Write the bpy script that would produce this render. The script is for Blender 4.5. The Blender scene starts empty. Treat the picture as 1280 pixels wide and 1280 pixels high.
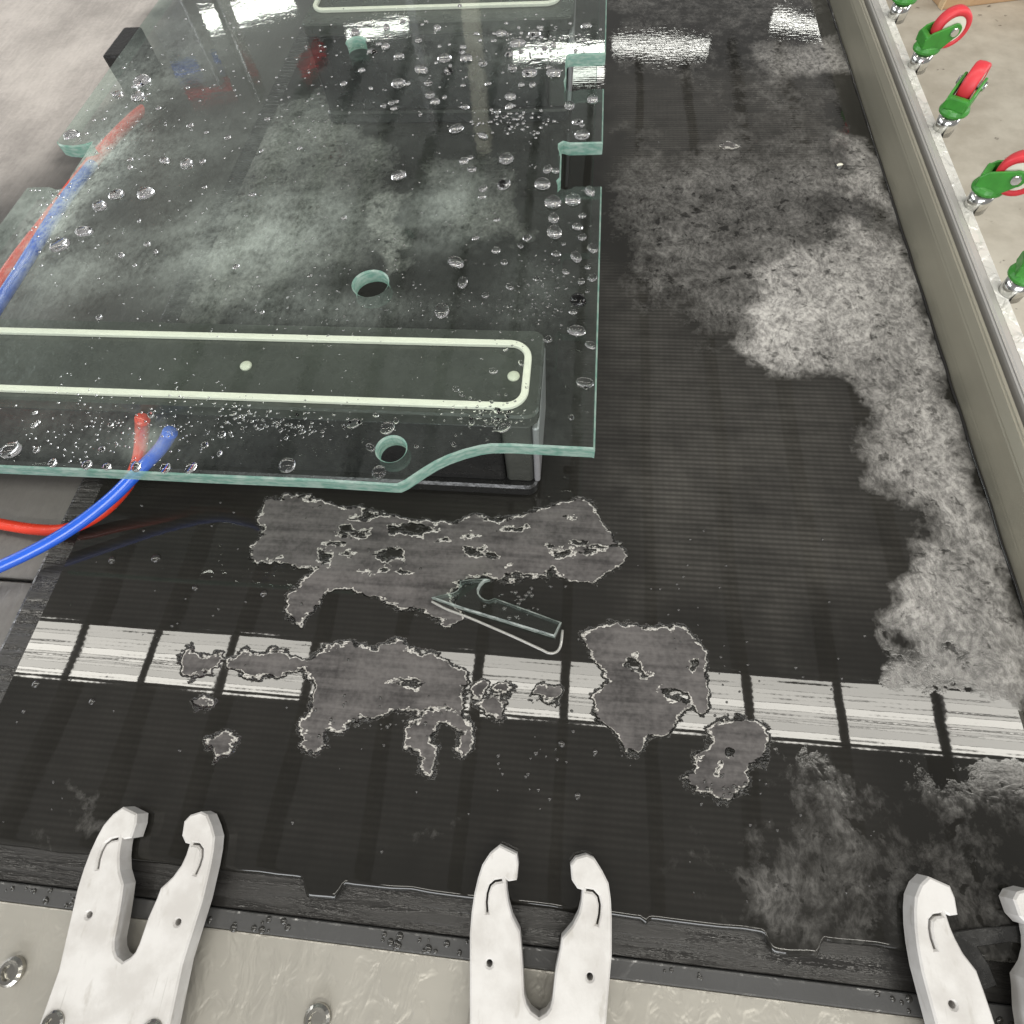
import bpy, bmesh, math, random
import numpy as np
from mathutils import Vector, Matrix
from mathutils.geometry import tessellate_polygon

random.seed(7); rng = np.random.default_rng(7)
scene = bpy.context.scene
C = scene.collection

# ------------------------------------------------------------------ camera, world, lamps, exposure
F_PX, H = 700.0, 0.40
_c = np.array([640.0, 640.0])
_v1 = np.array([780.0, -798.0]); _v2 = np.array([-7000.0, 0.0])
_v2[1] = 640 + (F_PX**2 + (_v1-_c)[0]*(_v2-_c)[0]) / 1438.0
def _d(v):
    a = np.array([v[0]-640, v[1]-640, F_PX]); return a/np.linalg.norm(a)
_Y = _d(_v1); _X = -_d(_v2); _Z = np.cross(_X, _Y)
R = np.array([_X, _Y, _Z])                 # camera (x right, y down, z forward) -> world
def ray(px, py):
    return R @ np.array([px-640.0, py-640.0, F_PX])
def at(px, py, z=0.0):
    v = ray(px, py); t = (z-H)/v[2]
    return Vector((v[0]*t, v[1]*t, z))
def mirrored(px, py, zg, dist):            # the point that a level mirror at height zg shows at this pixel
    v = ray(px, py); t = dist/math.hypot(v[0], v[1])
    return Vector((v[0]*t, v[1]*t, 2*zg-(H+v[2]*t)))

cam_d = bpy.data.cameras.new('camera'); cam = bpy.data.objects.new('camera', cam_d); C.objects.link(cam)
cam_d.sensor_width = 36; cam_d.lens = 36*F_PX/1280; cam_d.clip_start = 0.01; cam_d.clip_end = 200
M3 = Matrix([[R[i][0], -R[i][1], -R[i][2]] for i in range(3)])
cam.matrix_world = Matrix.Translation((0, 0, H)) @ M3.to_4x4()
scene.camera = cam
scene.render.resolution_x = scene.render.resolution_y = 1024

w = bpy.data.worlds.new('World'); scene.world = w; w.use_nodes = True
w.node_tree.nodes['Background'].inputs[0].default_value = (1.0, 0.985, 0.965, 1)
w.node_tree.nodes['Background'].inputs[1].default_value = 0.30

def area(name, loc, sx, sy, radiance, target=None, color=(1, .97, .9)):
    l = bpy.data.lights.new(name, 'AREA'); l.shape = 'RECTANGLE'; l.size = sx; l.size_y = sy
    l.energy = radiance*math.pi*sx*sy; l.color = color
    o = bpy.data.objects.new(name, l); o.location = loc; C.objects.link(o)
    if target is not None:
        o.rotation_euler = (Vector(target)-Vector(loc)).to_track_quat('-Z', 'Y').to_euler()
    return o
# the long row of ceiling light panels whose image lies across the wet mat
ZC = 4.0
pa, pb = at(1056, 910, -ZC), at(1170, 915, -ZC)
PITCH = abs(pb.x-pa.x)
PITCH = 0.668
GAPX = pa.x
Y_lo, Y_hi, Y_mid = .46, .885, .655
ROWS = [(1.0, .80, 12.5), (.785, .60, 14.5), (.575, .445, 20), (.425, .31, 15), (.30, .125, 13), (.11, .0, 21)]   # tubes and diffusers of one panel
for k in range(-11, 8):
    x = GAPX + (k+.5)*PITCH
    for a, b, rad in ROWS:
        y1, y0 = Y_lo+(Y_hi-Y_lo)*a, Y_lo+(Y_hi-Y_lo)*b
        area('ceiling_and_added_panel', (x, (y0+y1)/2, ZC), PITCH-.075, y1-y0, rad, color=(1, .965, .88))
# far windows, seen mirrored at the top of the picture
def window(px0, py0, px1, py1, rad, zg=.115):
    D = 7.0
    a = mirrored((px0+px1)/2, py1, zg, D); b = mirrored((px0+px1)/2, py0, zg, D)
    l = mirrored(px0, (py0+py1)/2, zg, D); r = mirrored(px1, (py0+py1)/2, zg, D)
    area('far_window', (a+b)/2, (l-r).length, (a-b).length, rad, target=(0, .6, 0), color=(1, 1, .93))
window(640, 57, 757, 71, 13)
window(765, 56, 885, 61, 20, 0)
window(962, 29, 1050, 34, 22, 0)
window(238, 4, 372, 22, 14)
window(432, 31, 512, 42, 10)
# unseen side lights and a rear overhead row, added to brighten the water rims
area('added_side_light', (-8.5, 1.5, 2.4), 7.0, 1.3, 9, target=(0, .3, 0), color=(.96, .98, 1))
area('added_side_light', (8.0, 2.0, 2.4), 7.0, 1.3, 7, target=(0, .3, 0), color=(.98, .99, 1))
for k in range(-5, 5):
    area('ceiling_and_added_panel', (GAPX+(k+.5)*PITCH, -2.6, ZC), PITCH-.075, .40, 20, color=(1, .965, .87))
# unseen rear light, added for crescent glints on drops and rims
area('added_rear_light', (-.6, -6.5, 2.3), 6.0, 2.2, 9, target=(0, 0.2, 0), color=(.96, .98, 1))

scene.view_settings.view_transform = 'Standard'; scene.view_settings.look = 'None'
scene.view_settings.exposure = 0.0; scene.view_settings.gamma = 1.0
scene.cycles.use_denoising = True
scene.cycles.max_bounces = 14; scene.cycles.transparent_max_bounces = 16; scene.cycles.transmission_bounces = 12
scene.cycles.sample_clamp_indirect = 6.0

# ------------------------------------------------------------------ helpers
def link(name, me, mats, parent=None, smooth=False, kind=None, label=None):
    o = bpy.data.objects.new(name, me); C.objects.link(o)
    for m in (mats if isinstance(mats, (list, tuple)) else [mats]): me.materials.append(m)
    if smooth: me.polygons.foreach_set('use_smooth', [True]*len(me.polygons))
    if parent: o.parent = parent
    if kind: o['kind'] = kind
    if label: o['label'] = label
    return o
def from_bm(name, bm, mats, parent=None, smooth=False, **k):
    if not name in ('water_drop', 'fine_droplets'): bmesh.ops.recalc_face_normals(bm, faces=bm.faces)
    me = bpy.data.meshes.new(name); bm.to_mesh(me); bm.free()
    return link(name, me, mats, parent, smooth, **k)
def tag(o, label, cat, group=None):
    o['label'] = label; o['category'] = cat
    if group: o['group'] = group
    return o
def thing(name, label, cat, loc=(0, 0, 0), rz=0, group=None):
    o = bpy.data.objects.new(name, None); o.empty_display_size = .02; C.objects.link(o)
    o.location = loc; o.rotation_euler = (0, 0, rz)
    return tag(o, label, cat, group)
def add_box(bm, x0, x1, y0, y1, z0, z1, bev=0.0, mat=0):
    r = bmesh.ops.create_cube(bm, size=1)
    vs = r['verts']
    for v in vs:
        v.co = Vector(((x0+x1)/2+v.co.x*(x1-x0), (y0+y1)/2+v.co.y*(y1-y0), (z0+z1)/2+v.co.z*(z1-z0)))
    fs = set(f for v in vs for f in v.link_faces)
    for f in fs: f.material_index = mat
    if bev > 0:
        es = list(set(e for v in vs for e in v.link_edges))
        bmesh.ops.bevel(bm, geom=es, offset=bev, segments=2, affect='EDGES', profile=.6)
def box(name, x0, x1, y0, y1, z0, z1, mat, parent=None, bev=.001, **k):
    bm = bmesh.new(); add_box(bm, x0, x1, y0, y1, z0, z1, bev)
    return from_bm(name, bm, mat, parent, **k)
def lathe(bm, prof, n=32, M=None):
    rings = []
    for r, z in prof:
        ring = [bm.verts.new((max(r, 1e-6)*math.cos(2*math.pi*k/n), max(r, 1e-6)*math.sin(2*math.pi*k/n), z)) for k in range(n)]
        rings.append(ring)
    for a, b in zip(rings[:-1], rings[1:]):
        for k in range(n):
            bm.faces.new((a[k], a[(k+1) % n], b[(k+1) % n], b[k]))
    if prof[0][0] > 1e-5: bm.faces.new(rings[0][::-1])
    if prof[-1][0] > 1e-5: bm.faces.new(rings[-1])
    if M is not None:
        for ring in rings:
            for v in ring: v.co = M @ v.co
def cat_path(pts, n):
    pts = [Vector(p) for p in pts]; out = []
    P = [pts[0]*2-pts[1]]+pts+[pts[-1]*2-pts[-2]]
    for i in range(1, len(P)-2):
        a, b, c, d = P[i-1:i+3]
        for j in range(n):
            t = j/n
            out.append(.5*((2*b)+(c-a)*t+(2*a-5*b+4*c-d)*t*t+(3*b-a-3*c+d)*t**3))
    out.append(pts[-1]); return out
def tube(name, pts, r, mat, parent=None, n=12, sub=8):
    P = cat_path(pts, sub); bm = bmesh.new(); prev = None; up = Vector((0, 0, 1))
    for i, p in enumerate(P):
        t = (P[min(i+1, len(P)-1)]-P[max(i-1, 0)]).normalized()
        s = t.cross(up); s = s.normalized() if s.length > 1e-4 else Vector((1, 0, 0)); u = s.cross(t)
        ring = [bm.verts.new(p+r*(math.cos(2*math.pi*k/n)*s+math.sin(2*math.pi*k/n)*u)) for k in range(n)]
        if prev:
            for k in range(n): bm.faces.new((prev[k], prev[(k+1) % n], ring[(k+1) % n], ring[k]))
        else: bm.faces.new(ring[::-1])
        prev = ring
    bm.faces.new(prev)
    return from_bm(name, bm, mat, parent, smooth=True)
def ccw(L):
    a = sum(L[i][0]*L[(i+1) % len(L)][1]-L[(i+1) % len(L)][0]*L[i][1] for i in range(len(L)))
    return list(L) if a > 0 else list(L)[::-1]
def offset(L, d):                            # move a ccw loop inward by d
    n = len(L); out = []
    for i in range(n):
        p = Vector(L[i]); a = (p-Vector(L[i-1])); b = (Vector(L[(i+1) % n])-p)
        a = a.normalized() if a.length > 1e-9 else Vector((1, 0)); b = b.normalized() if b.length > 1e-9 else a
        na, nb = Vector((-a.y, a.x)), Vector((-b.y, b.x))
        m = na+nb
        if m.length < 1e-3: m = na
        m.normalize(); k = d/max(.45, m.dot(na))
        out.append((p.x+m.x*k, p.y+m.y*k))
    return out
def prism(bm, outer, holes, z0, z1, ch=0.0, mcap=0, mwall=0):
    loops = [ccw(outer)]+[ccw(h)[::-1] for h in holes]    # walls outward for both
    caps = [offset(l, ch) if ch else l for l in loops]
    def mk(ls, z): return [[bm.verts.new((p[0], p[1], z)) for p in l] for l in ls]
    layers = [mk(caps, z0), mk(loops, z0+ch), mk(loops, z1-ch), mk(caps, z1)] if ch else [mk(loops, z0), mk(loops, z1)]
    for A, B in zip(layers[:-1], layers[1:]):
        for la, lb in zip(A, B):
            n = len(la)
            for k in range(n):
                f = bm.faces.new((la[k], la[(k+1) % n], lb[(k+1) % n], lb[k])); f.material_index = mwall
    tris = tessellate_polygon([[Vector((p[0], p[1], 0)) for p in l] for l in caps])
    for lay in (layers[0], layers[-1]):
        flat = [v for l in lay for v in l]
        for t in tris:
            try:
                f = bm.faces.new([flat[i] for i in t]); f.material_index = mcap
            except ValueError: pass
def arc(cx, cy, r, a0, a1, n):
    return [(cx+r*math.cos(math.radians(a0+(a1-a0)*k/n)), cy+r*math.sin(math.radians(a0+(a1-a0)*k/n))) for k in range(n+1)]

# ------------------------------------------------------------------ node helpers and materials
class NT:
    def __init__(s, name):
        s.m = bpy.data.materials.new(name); s.m.use_nodes = True; s.t = s.m.node_tree
        s.t.nodes.clear(); s.out = s.n('ShaderNodeOutputMaterial')
    def n(s, typ, **k):
        nd = s.t.nodes.new(typ)
        for a, v in k.items(): setattr(nd, a, v)
        return nd
    def put(s, sock, v):
        if hasattr(v, 'is_output'): s.t.links.new(v, sock)
        else: sock.default_value = v if not (isinstance(v, tuple) and len(v) == 3 and sock.type == 'RGBA') else (*v, 1)
    def coord(s, which='Object'):
        return s.n('ShaderNodeTexCoord').outputs[which]
    def math(s, op, a, b=0.0, c=0.0, clamp=False):
        nd = s.n('ShaderNodeMath', operation=op, use_clamp=clamp)
        s.put(nd.inputs[0], a); s.put(nd.inputs[1], b); s.put(nd.inputs[2], c); return nd.outputs[0]
    def vmath(s, op, a, b):
        nd = s.n('ShaderNodeVectorMath', operation=op); s.put(nd.inputs[0], a); s.put(nd.inputs[1], b)
        return nd.outputs['Value' if op in ('LENGTH', 'DISTANCE', 'DOT_PRODUCT') else 'Vector']
    def noise(s, vec, scale, detail=4.0, rough=.55, dist=0.0):
        nd = s.n('ShaderNodeTexNoise'); s.put(nd.inputs['Vector'], vec)
        for a, v in (('Scale', scale), ('Detail', detail), ('Roughness', rough), ('Distortion', dist)): nd.inputs[a].default_value = v
        return nd.outputs['Fac']
    def ramp(s, v, a, b, lo=0.0, hi=1.0, smooth=True):
        nd = s.n('ShaderNodeMapRange', interpolation_type='SMOOTHSTEP' if smooth else 'LINEAR')
        s.put(nd.inputs[0], v)
        for i, x in ((1, a), (2, b), (3, lo), (4, hi)): nd.inputs[i].default_value = x
        return nd.outputs[0]
    def mix(s, f, a, b):
        nd = s.n('ShaderNodeMix', data_type='RGBA'); s.put(nd.inputs[0], f); s.put(nd.inputs[6], a); s.put(nd.inputs[7], b)
        return nd.outputs[2]
    def fmix(s, f, a, b):
        nd = s.n('ShaderNodeMix', data_type='FLOAT'); s.put(nd.inputs[0], f); s.put(nd.inputs[2], a); s.put(nd.inputs[3], b)
        return nd.outputs[0]
    def bump(s, h, dist, strength=1.0, normal=None):
        nd = s.n('ShaderNodeBump'); nd.inputs['Distance'].default_value = dist; s.put(nd.inputs['Strength'], strength); s.put(nd.inputs['Height'], h)
        if normal is not None: s.put(nd.inputs['Normal'], normal)
        return nd.outputs[0]
    def bsdf(s, **k):
        nd = s.n('ShaderNodeBsdfPrincipled')
        for a, v in k.items(): s.put(nd.inputs[a.replace('_', ' ')], v)
        return nd.outputs[0]
    def mixsh(s, f, a, b):
        nd = s.n('ShaderNodeMixShader'); s.put(nd.inputs[0], f); s.t.links.new(a, nd.inputs[1]); s.t.links.new(b, nd.inputs[2]); return nd.outputs[0]
    def done(s, sh):
        s.t.links.new(sh, s.out.inputs['Surface']); return s.m
    def attr(s, name):
        return s.n('ShaderNodeAttribute', attribute_name=name).outputs['Fac']
    def scale(s, vec, v):
        return s.vmath('MULTIPLY', vec, v)

def mat_simple(name, col, rough=.5, metal=0.0, var=.15, vscale=40, bumpd=0.0, bscale=200, **k):
    t = NT(name); co = t.coord()
    f = t.noise(co, vscale)
    a = tuple(c*(1-var) for c in col); b = tuple(min(1, c*(1+var)) for c in col)
    kw = dict(Base_Color=t.mix(f, a, b), Roughness=t.ramp(t.noise(co, vscale*2.3), .3, .7, max(.02, rough*.8), min(1, rough*1.2)), Metallic=metal)
    if bumpd: kw['Normal'] = t.bump(t.noise(co, bscale, 3), bumpd)
    kw.update(k)
    return t.done(t.bsdf(**kw))

def mat_rubber():
    t = NT('wet_ribbed_rubber'); co = t.coord()
    dry = t.attr('dry'); slu = t.attr('slurry')
    xs = t.n('ShaderNodeSeparateXYZ'); t.put(xs.inputs[0], co); x, y = xs.outputs[0], xs.outputs[1]
    # the water line: distance in mm to the edge of a dry patch, broken up by noise
    n1 = t.math('SUBTRACT', t.noise(co, 130, 5, .6), .5)
    n2 = t.math('SUBTRACT', t.noise(t.scale(co, (.6, 1.5, 1)), 330, 2, .5), .5)
    streak = t.noise(t.scale(co, (9, 150, 1)), 1.0, 5, .65)
    n3 = t.math('SUBTRACT', streak, .5)
    e = t.math('ADD', dry, t.math('ADD', t.math('MULTIPLY', n3, 7.0), t.math('ADD', t.math('MULTIPLY', n1, 11.0), t.math('MULTIPLY', n2, 4.0))))
    D = t.ramp(e, -.15, .35)
    film = t.ramp(e, .2, -3.0)                       # water thickness rising away from the edge
    rimfilm = t.ramp(e, .3, -1.5)
    # slurry: ground glass settled on the mat
    warp = t.n('ShaderNodeTexNoise'); t.put(warp.inputs['Vector'], co); warp.inputs['Scale'].default_value = 26; warp.inputs['Detail'].default_value = 3
    wv = t.vmath('ADD', co, t.scale(warp.outputs['Color'], (.016, .02, .03)))
    s1 = t.noise(wv, 62, 7, .66)
    rotn = t.n('ShaderNodeMapping'); t.put(rotn.inputs['Vector'], wv); rotn.inputs['Rotation'].default_value = (0, 0, -.6); rotn.inputs['Scale'].default_value = (1.2, .8, 1)
    s2 = t.noise(rotn.outputs[0], 210, 6, .72); s3 = t.noise(wv, 18, 4, .55)
    s = t.math('ADD', t.math('ADD', t.math('MULTIPLY', s1, .62), t.math('MULTIPLY', s2, .22)), t.math('MULTIPLY', s3, .29))
    pit = t.math('MULTIPLY', t.ramp(t.noise(wv, 95, 4, .6), .57, .66), t.math('MULTIPLY', slu, .5))
    th = t.math('SUBTRACT', t.math('ADD', slu, t.math('MULTIPLY', t.math('SUBTRACT', s, .565), t.math('MULTIPLY_ADD', slu, 1.7, .5))), pit)
    S = t.math('MULTIPLY', t.ramp(th, .12, 1.12, smooth=False), t.ramp(slu, .0, .16))
    wet_s = t.math('MULTIPLY', S, t.math('SUBTRACT', 1.0, D))
    # ribs along x, with a fine crosswise weave
    rib = t.n('ShaderNodeMath', operation='SINE'); t.put(rib.inputs[0], t.math('MULTIPLY', y, 2*math.pi/.0042))
    ribn = t.math('MULTIPLY_ADD', rib.outputs[0], .5, .5)
    wv2 = t.n('ShaderNodeMath', operation='SINE'); t.put(wv2.inputs[0], t.math('MULTIPLY', x, 2*math.pi/.0050))
    rib2 = t.math('MULTIPLY', ribn, t.math('MULTIPLY_ADD', wv2.outputs[0], .12, .88))
    tone = t.noise(co, 9, 4, .6)
    base_wet = t.mix(tone, (.009, .009, .008), (.019, .018, .016))
    dtone = t.math('ADD', t.math('ADD', t.math('MULTIPLY', streak, .36), t.math('MULTIPLY', t.noise(co, 300, 4), .22)), t.math('MULTIPLY', t.noise(co, 24, 4, .6), .42))
    base_dry = t.mix(t.ramp(dtone, .34, .64), (.034, .032, .032), (.130, .122, .120))
    sl_col = t.mix(t.ramp(s2, .35, .65), (.23, .222, .215), (.50, .485, .465))
    base_wet = t.mix(t.math('MULTIPLY', t.math('MULTIPLY', t.attr('silt'), t.ramp(t.math('ADD', t.math('MULTIPLY', streak, .5), t.math('MULTIPLY', t.noise(co, 30, 4, .6), .5)), .3, .62, .35, 1.15)), t.math('MULTIPLY_ADD', rib2, .6, .4)), base_wet, (.080, .076, .069))
    col = t.mix(wet_s, base_wet, sl_col); col = t.mix(D, col, base_dry)
    # bright glints of the water rim painted in as a broken pale line
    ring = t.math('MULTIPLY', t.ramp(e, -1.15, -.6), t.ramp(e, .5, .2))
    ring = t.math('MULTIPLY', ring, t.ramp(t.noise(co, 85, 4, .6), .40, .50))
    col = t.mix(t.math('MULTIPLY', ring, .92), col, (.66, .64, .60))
    rough = t.fmix(D, t.fmix(t.math('MULTIPLY', wet_s, t.math('SUBTRACT', 1.0, t.attr('ripple'))), .02, .40), .85)
    spec = t.fmix(D, t.fmix(wet_s, .42, .3), .22)
    # relief
    h = t.math('ADD', t.math('MULTIPLY', film, .45), t.math('MULTIPLY', rimfilm, .55))
    nrm = t.bump(h, .0026)
    amp = t.fmix(D, .010, .16)
    nrm = t.bump(t.math('ADD', rib2, t.math('MULTIPLY', streak, .9)), .0004, amp, nrm)
    slow = t.noise(t.scale(co, (18, 34, 1)), 1.0, 2, .5)
    nrm = t.bump(slow, .0005, .10, nrm)
    rip = t.math('MULTIPLY', t.attr('ripple'), t.noise(t.scale(co, (90, 190, 1)), 1.0, 3, .6))
    nrm = t.bump(rip, .00006, .6, nrm)
    nrm = t.bump(t.math('MULTIPLY', t.math('MULTIPLY', S, t.math('SUBTRACT', 1.0, t.attr('ripple'))), s2), .0009, .6, nrm)
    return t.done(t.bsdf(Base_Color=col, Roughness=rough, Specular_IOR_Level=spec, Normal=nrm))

def mat_glass_face():
    t = NT('wet_float_glass'); co = t.coord()
    def blob(px, py, rx, ry, gain):
        p = at(px, py, .115); q = at(px+rx, py, .115); r = at(px, py+ry, .115)
        v = t.vmath('SUBTRACT', co, (p.x, p.y, p.z))
        v = t.vmath('MULTIPLY', v, (1/abs(q.x-p.x), 1/abs(r.y-p.y), 0))
        d = t.vmath('LENGTH', v, (0, 0, 0))
        return t.math('MULTIPLY', t.ramp(d, 1.25, .1), gain)
    hz = None
    for b in HAZE:
        v = blob(*b); hz = v if hz is None else t.math('ADD', hz, v)
    wn = t.n('ShaderNodeTexNoise'); t.put(wn.inputs['Vector'], co); wn.inputs['Scale'].default_value = 14
    cw = t.vmath('ADD', co, t.scale(wn.outputs['Color'], (.03, .05, .0)))
    n1 = t.noise(cw, 30, 5, .6); n2 = t.noise(t.scale(co, (1, .55, 1)), 260, 5, .8)
    hz = t.math('MULTIPLY', t.math('ADD', hz, .028), t.math('ADD', t.math('MULTIPLY', t.ramp(n1, .25, .8), .75), t.math('MULTIPLY', t.ramp(n2, .3, .7), .55)))
    fine = t.noise(co, 420, 2, .5); broad = t.noise(t.scale(co, (1, 1.6, 1)), 45, 3, .55)
    nrm = t.bump(broad, .0022, .035); nrm = t.bump(fine, .0005, .018, nrm)
    fr = t.n('ShaderNodeFresnel'); t.put(fr.inputs[0], t.fmix(t.n('ShaderNodeNewGeometry').outputs['Backfacing'], 1.5, 1/1.5)); t.put(fr.inputs['Normal'], nrm)
    tr = t.n('ShaderNodeBsdfTransparent'); tr.inputs[0].default_value = (.895, .95, .922, 1)
    gl = t.n('ShaderNodeBsdfGlossy'); gl.inputs['Roughness'].default_value = .015; t.put(gl.inputs['Normal'], nrm)
    df = t.bsdf(Base_Color=(.58, .66, .61), Roughness=.6, Specular_IOR_Level=.2)
    a = t.mixsh(hz, tr.outputs[0], df)
    return t.done(t.mixsh(fr.outputs[0], a, gl.outputs[0]))
def mat_glass_under():
    t = NT('float_glass_underside')
    fr = t.n('ShaderNodeFresnel'); t.put(fr.inputs[0], t.fmix(t.n('ShaderNodeNewGeometry').outputs['Backfacing'], 1.5, 1/1.5))
    tr = t.n('ShaderNodeBsdfTransparent'); tr.inputs[0].default_value = (.97, .985, .975, 1)
    gl = t.n('ShaderNodeBsdfGlossy'); gl.inputs['Roughness'].default_value = .05
    return t.done(t.mixsh(t.math('MULTIPLY', fr.outputs[0], .5), tr.outputs[0], gl.outputs[0]))
def mat_glass_edge(a=(.27, .52, .43), b=(.58, .76, .68), trn=.26):
    t = NT('ground_glass_edge'); co = t.coord()
    col = t.mix(t.ramp(t.noise(t.scale(co, (1, 1, 3)), 140, 4), .3, .7), a, b)
    d = t.bsdf(Base_Color=col, Roughness=.22, Specular_IOR_Level=.7, Normal=t.bump(t.noise(co, 500, 3), .0004, .6))
    tl = t.n('ShaderNodeBsdfTranslucent'); t.put(tl.inputs[0], col)
    tr = t.n('ShaderNodeBsdfTransparent'); tr.inputs[0].default_value = (.6, .85, .75, 1)
    s = t.mixsh(.45, d, tl.outputs[0])
    clear = t.n('ShaderNodeBsdfTransparent'); clear.inputs[0].default_value = (.88, .96, .93, 1)   # the ground edge met from inside the glass
    inner = t.mixsh(.06, clear.outputs[0], d)
    geo = t.n('ShaderNodeNewGeometry').outputs['Backfacing']
    return t.done(t.mixsh(geo, t.mixsh(trn, s, tr.outputs[0]), inner))
def mat_water():
    t = NT('water_drop')
    return t.done(t.bsdf(Base_Color=(1, 1, 1), Roughness=.0, IOR=1.36, Transmission_Weight=1.0))
def mat_floor():
    t = NT('concrete'); co = t.coord()
    n = t.noise(co, 1.6, 6, .62); n2 = t.noise(co, 9, 5, .6); n3 = t.noise(co, 28, 3, .5)
    c = t.mix(t.ramp(t.math('ADD', t.math('MULTIPLY', n, .5), t.math('MULTIPLY', n2, .5)), .35, .65), (.36, .325, .265), (.52, .485, .41))
    c = t.mix(t.ramp(n3, .68, .76), c, (.14, .12, .10))
    return t.done(t.bsdf(Base_Color=c, Roughness=.55, Normal=t.bump(n2, .003, .4)))
def mat_tray(name, lo, hi, wet):
    t = NT(name); co = t.coord()
    st = t.noise(t.scale(co, (150, 22, 1)), 1.0, 5, .65, .6)
    big = t.noise(co, 7, 4, .6); fine = t.noise(co, 190, 3, .6)
    k = t.ramp(t.math('ADD', t.math('ADD', t.math('MULTIPLY', st, .22), t.math('MULTIPLY', big, .6)), t.math('MULTIPLY', fine, .18)), .32, .68)
    xs = t.n('ShaderNodeSeparateXYZ'); t.put(xs.inputs[0], co)
    xe = at(175, 30, -.016).x
    wob = t.math('MULTIPLY', t.math('SUBTRACT', t.noise(co, 5, 5, .6), .5), .5)
    pale = t.math('MULTIPLY', t.ramp(t.math('ADD', xs.outputs[1], wob), .46, .80), t.ramp(t.math('ADD', xs.outputs[0], t.math('MULTIPLY', wob, .5)), xe+.07, xe-.02))  # slurry paleness, faded out where the glass shade is put into the colour
    dk = t.mix(k, (.085, .080, .076), (.150, .142, .135))
    dk = t.mix(t.ramp(xs.outputs[1], .12, .30), dk, (.055, .053, .050))  # shade under the glass sheet painted as a darker tone
    c = t.mix(pale, dk, t.mix(k, lo, hi))
    return t.done(t.bsdf(Base_Color=c, Roughness=wet, Specular_IOR_Level=.4, Normal=t.bump(t.math('ADD', st, t.math('MULTIPLY', big, 2)), .0012, .5)))
def mat_steel(name, col, rough, sx=(4, 160, 4), metal=.75, wetn=0.0):
    t = NT(name); co = t.coord()
    st = t.noise(t.scale(co, sx), 1.0, 5, .6); big = t.noise(co, 12, 4, .6)
    c = t.mix(t.math('ADD', t.math('MULTIPLY', st, .5), t.math('MULTIPLY', big, .5)), tuple(v*.8 for v in col), tuple(min(1, v*1.15) for v in col))
    nr = t.bump(st, .0003, .35)
    if wetn:
        w1 = t.noise(t.scale(co, (1.6, 1, 1)), 48, 3, .5, .5)
        nr = t.bump(t.ramp(w1, .40, .62), .0018, wetn, nr)
    return t.done(t.bsdf(Base_Color=c, Metallic=metal, Roughness=t.fmix(big, rough*.7, rough*1.3), Normal=nr))
def mat_white():
    t = NT('worn_white_plastic'); oi = t.n('ShaderNodeObjectInfo').outputs['Random']
    co = t.vmath('ADD', t.coord(), t.scale(oi, (3, 5, 0)))
    n = t.noise(co, 38, 5, .6); g = t.noise(t.scale(co, (1, .4, 1)), 120, 4, .6)
    c = t.mix(t.ramp(n, .35, .7), (.60, .59, .58), (.47, .455, .44))
    c = t.mix(t.ramp(g, .58, .72, 0, .5), c, (.36, .34, .31))
    sc = t.noise(t.scale(co, (300, 14, 1)), 1.0, 3, .5)
    c = t.mix(t.ramp(sc, .66, .72, 0, .35), c, (.30, .29, .27))
    return t.done(t.bsdf(Base_Color=c, Roughness=t.ramp(n, .3, .7, .28, .5), Normal=t.bump(t.math('ADD', n, t.math('MULTIPLY', g, .4)), .0008, .5)))

HAZE = [(130, 190, 50, 60, .55), (70, 270, 40, 65, .42), (185, 550, 34, 34, .20), (180, 200, 90, 70, .16), (100, 320, 120, 60, .14), (330, 285, 170, 75, .36), (560, 262, 70, 66, .26), (260, 340, 150, 50, .16), (50, 260, 80, 80, .30), (130, 120, 100, 80, .22),
        (360, 170, 160, 60, .10), (380, 385, 220, 30, .16), (240, 60, 90, 80, .16), (130, 540, 190, 50, .08), (600, 60, 130, 60, .10), (660, 370, 60, 60, .07), (60, 350, 110, 80, .16)]
M = {}
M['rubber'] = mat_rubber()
def mat_black_rubber():
    t = NT('wet_black_rubber'); co = t.coord()
    st = t.noise(t.scale(co, (14, 190, 14)), 1.0, 5, .65, .5); n = t.noise(co, 45, 4, .6)
    c = t.mix(t.math('ADD', t.math('MULTIPLY', st, .6), t.math('MULTIPLY', n, .4)), (.006, .006, .006), (.045, .043, .041))
    return t.done(t.bsdf(Base_Color=c, Roughness=t.ramp(st, .35, .65, .08, .45), Specular_IOR_Level=.4, Normal=t.bump(t.math('ADD', st, n), .0018, .6)))
M['black_rubber'] = mat_black_rubber()
M['black_plastic'] = mat_simple('black_plastic', (.014, .014, .014), .3, bumpd=.0004)
M['cup_top'] = mat_simple('grey_rubber_pad', (.05, .052, .046), .3, var=.5, vscale=22, bumpd=.0006, bscale=120)
M['gasket'] = mat_simple('cream_silicone', (.92, .87, .78), .5, var=.06)
M['glass'] = mat_glass_face(); M['under'] = mat_glass_under(); M['edge'] = mat_glass_edge(); M['water'] = mat_water()
M['shard_edge'] = mat_glass_edge((.16, .20, .18), (.72, .78, .74), .3)
M['bead'] = mat_simple('water_on_rubber', (.035, .034, .032), .03, var=.05, Specular_IOR_Level=.6)
M['floor'] = mat_floor()
M['tray'] = mat_tray('slurry_shaded_tray', (.30, .275, .26), (.56, .52, .49), .4)
M['rail'] = mat_steel('olive_stainless', (.37, .35, .285), .36, sx=(160, 5, 160), metal=.5)
M['rail_top'] = mat_steel('bright_stainless', (.50, .485, .46), .42, sx=(160, 4, 160), metal=.4)
M['flange'] = mat_steel('wet_glint_flange', (.74, .73, .69), .3, sx=(60, 30, 60), metal=.15, wetn=.8)  # near-white base colour holds the glints of the wet edge
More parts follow.
